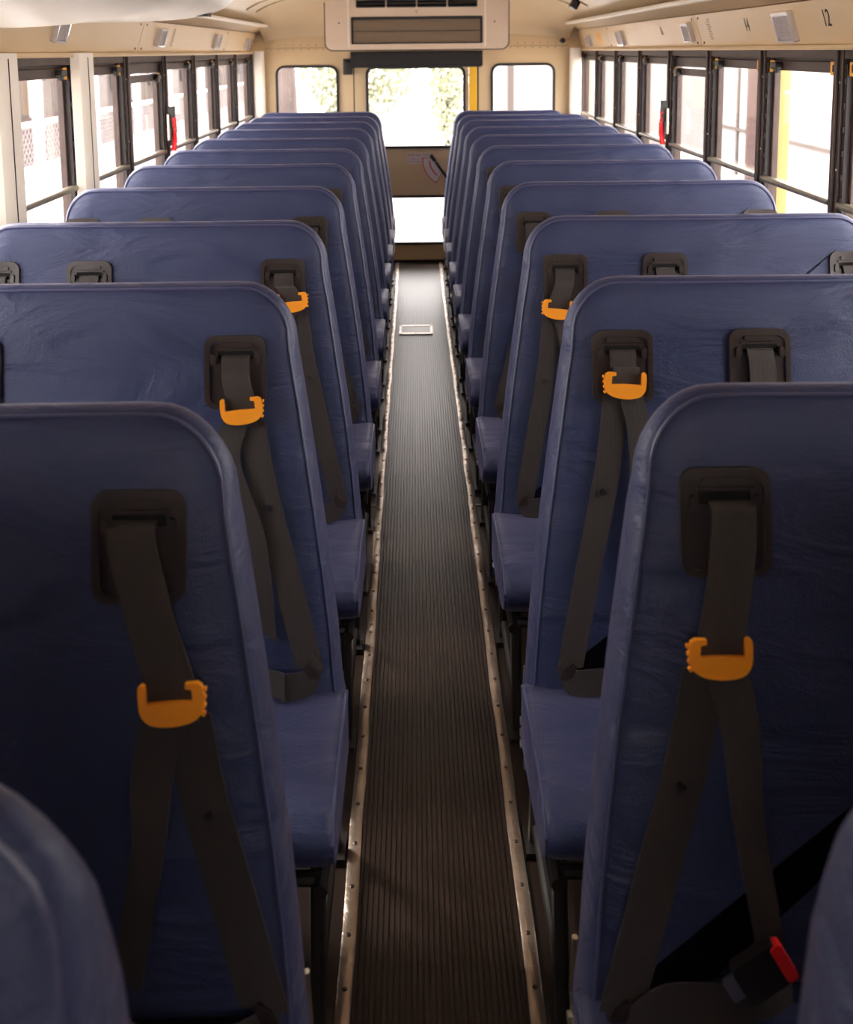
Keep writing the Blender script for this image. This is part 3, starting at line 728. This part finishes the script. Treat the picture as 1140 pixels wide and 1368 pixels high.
# large moulded unit under the ceiling, front left
u = tag(empty('overhead_duct', (-.88, 3.2, 1.74)), 'large smooth cream moulded duct under the ceiling at front left', 'duct')
bm = bmesh.new(); NS = 36; R = []
for i in range(NS+1):
    t = i/NS; y = 1.2+3.5*t
    e = (1-max(0, (t-.55)/.45)**2.2); e = max(e, .02)**.5
    xi = -1.13+.52*e; zb = 1.735-.118*e+.035*min(1, max(0, (t-.42)/.12)); row = []
    for j in range(15):
        a = math.pi/2*j/14; c_, s_ = math.cos(a), math.sin(a)
        # super-ellipse corner from the wall side bottom to the inner top
        row.append(bm.verts.new((-1.13+(xi+1.13)*(s_**.7), y, 1.80-(1.80-zb)*(c_**.7))))
    row.append(bm.verts.new((-1.13, y, 1.80))); R.append(row)
for a, b in zip(R, R[1:]):
    for j in range(16): bm.faces.new((a[j], a[(j+1) % 16], b[(j+1) % 16], b[j]))
bm.faces.new(R[0]); bm.faces.new(R[-1][::-1])
bmesh.ops.translate(bm, verts=bm.verts, vec=(.88, -3.2, -1.74)); fin('duct_shell', bm, M['creamlite'], u, smooth=60)
bm = bmesh.new(); extr(bm, rrect(0, 0, .10, .045, .02), 0, .03, lambda a, b, n: (.10+b, .62+a, -.03-n)); fin('duct_vent', bm, M['black'], u, bevel=.004)

# ------------------------------------------------------------------ outside
bm = bmesh.new(); bx(bm, -60, 60, -30, 80, -1.02, -1.0); struct(fin('ground', bm, M['ground']))
b1 = tag(empty('building', (-12, 32, -1)), 'beige building with a dark roof edge seen through the left windows', 'building')
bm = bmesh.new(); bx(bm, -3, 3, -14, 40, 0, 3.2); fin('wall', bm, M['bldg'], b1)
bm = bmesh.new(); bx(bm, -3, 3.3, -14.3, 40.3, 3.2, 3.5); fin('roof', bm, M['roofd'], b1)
bm = bmesh.new()
for y in (-12, -7.5, -3, 1.5, 6, 12, 19, 27): bx(bm, 3.0, 3.15, y, y+.5, 0, 3.2)
fin('pilaster', bm, M['post'], b1)
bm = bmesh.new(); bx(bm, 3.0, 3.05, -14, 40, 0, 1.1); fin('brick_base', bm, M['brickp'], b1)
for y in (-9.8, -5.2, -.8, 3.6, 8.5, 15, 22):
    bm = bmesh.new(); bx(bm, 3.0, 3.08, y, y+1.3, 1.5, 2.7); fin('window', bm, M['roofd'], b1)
fe = tag(empty('chain_link_fence', (-5.2, 0, -1)), 'low chain link fence with a white top rail outside the left windows', 'fence')
bm = bmesh.new(); cyl(bm, (0, 4, 1.62), (0, 40, 1.62), .04, 8); fin('top_rail', bm, M['post'], fe)
for i in range(14):
    bm = bmesh.new(); cyl(bm, (0, 4+i*2.6, 0), (0, 4+i*2.6, 1.66), .045, 8); fin('fence_post', bm, M['post'], fe)
bm = bmesh.new()
for i in range(265):
    y = 4+i*.13
    for dz in (1, -1): 
        z0, z1 = (.05, 1.58) if dz > 0 else (1.58, .05)
        a = Vector((0, y, z0)); b = Vector((0, y+1.53, z1)); dd = (b-a).normalized(); w = dd.cross(Vector((1, 0, 0)))*.006
        v = [bm.verts.new(p) for p in (a+w, b+w, b-w, a-w)]; v2 = [bm.verts.new(p.co+Vector((.006, 0, 0))) for p in v]
        bm.faces.new(v); bm.faces.new(v2[::-1])
        for j in range(4): bm.faces.new((v[j], v[(j+1) % 4], v2[(j+1) % 4], v2[j]))
fin('wire_mesh', bm, M['wire'], fe)
b2 = tag(empty('pale_building', (6.5, 2, -1)), 'pale blank wall of a building outside the right windows', 'building')
bm = bmesh.new(); bx(bm, 0, 3, 11, 21, 0, 4.2); fin('wall', bm, M['bldg2'], b2)
bm = bmesh.new()
for y in (12, 14.1, 16.5, 19): bx(bm, -.04, 0, y, y+.12, 0, 4.2)
bx(bm, -.05, 0, 11, 21, .9, .95)
fin('wall_trim', bm, M['bldg'], b2)
yp = tag(empty('yellow_post', (3.92, 11.2, -1)), 'tall pale yellow post beside a brown pole outside the right windows', 'post')
bm = bmesh.new(); cyl(bm, (0, 0, 0), (0, 0, 5), .07, 12); fin('post', bm, M['ypole'], yp, smooth=30)
bm = bmesh.new(); cyl(bm, (-.22, .3, 0), (-.22, .3, 5), .08, 12); fin('brown_pole', bm, M['brickp'], yp, smooth=30)
# bushes and trees behind the bus
def foliage(bm, c, r, n, leaf=.16):
    for i in range(n):
        while True:
            p = Vector((random.uniform(-1, 1), random.uniform(-1, 1), random.uniform(-1, 1)))
            if p.length < 1: break
        p = Vector(c)+Vector((p.x*r[0], p.y*r[1], p.z*r[2]))
        q = Vector((random.uniform(-1, 1), random.uniform(-1, 1), random.uniform(-1, 1))).normalized()
        w = q.orthogonal().normalized()*leaf*random.uniform(.6, 1.2); h = q.cross(w).normalized()*leaf*random.uniform(.5, 1)
        bm.faces.new([bm.verts.new(x) for x in (p+w, p+h, p-w, p-h)])
def tree(loc, tr, th, crown, cr, n, lab, leaf=.16):
    r = tag(empty('tree', loc), lab, 'tree')
    bm = bmesh.new(); tube(bm, [(0, 0, 0), (.04, 0, th*.3), (-.03, .05, th*.7), (0, 0, th)], tr, 14)
    w = cr[0]/2.4
    for k in range(5):
        a = k*1.3; tube(bm, [(0, 0, th*.8), (math.cos(a)*.7*w, math.sin(a)*.7*w, th+.5*w+.2*k*w), (math.cos(a)*1.3*w, math.sin(a)*1.3*w, th+(1.2+.2*k)*w)], tr*.35, 8)
    fin('trunk', bm, M['bark'], r, smooth=1)
    bm = bmesh.new(); foliage(bm, crown, cr, n, leaf); fin('foliage', bm, M['leaf'], r)
tree((-1.72, 13.0, -1), .24, 4.2, (0, 0, 6.2), (2.4, 2.4, 1.8), 1500, 'thick bare trunk seen through the left rear window')
tree((.72, 24, -1), .10, 1.2, (0, 0, 2.0), (.42, .6, 1.6), 2600, 'small green leafy tree framed in the rear door window', .06)
for i, (x, y, h, lab) in enumerate(((-2.3, 44, 2.0, 'wide green bushes far behind the bus, left of the small tree'),)):
    r = tag(empty('bush', (x, y, -1)), lab, 'bush')
    bm = bmesh.new(); foliage(bm, (0, 0, h*1.1), (2.7, 1.2, h*1.3), 6000, .11); fin('foliage', bm, M['leaf'], r)
b3 = tag(empty('grey_house', (5.2, 26, -1)), 'pale grey house seen through the right rear window', 'house')
bm = bmesh.new(); bx(bm, -3.5, 3, 0, 6, 0, 4.5); fin('wall', bm, M['bldg2'], b3)
bm = bmesh.new(); bx(bm, -2.9, -2.75, -.05, 0, 0, 4.5); bx(bm, -1.2, -1.05, -.05, 0, 0, 4.5); fin('corner_board', bm, M['bldg'], b3)
bm = bmesh.new(); bx(bm, -2.45, -1.9, -.04, 0, 2.3, 3.6); fin('window', bm, M['roofd'], b3)
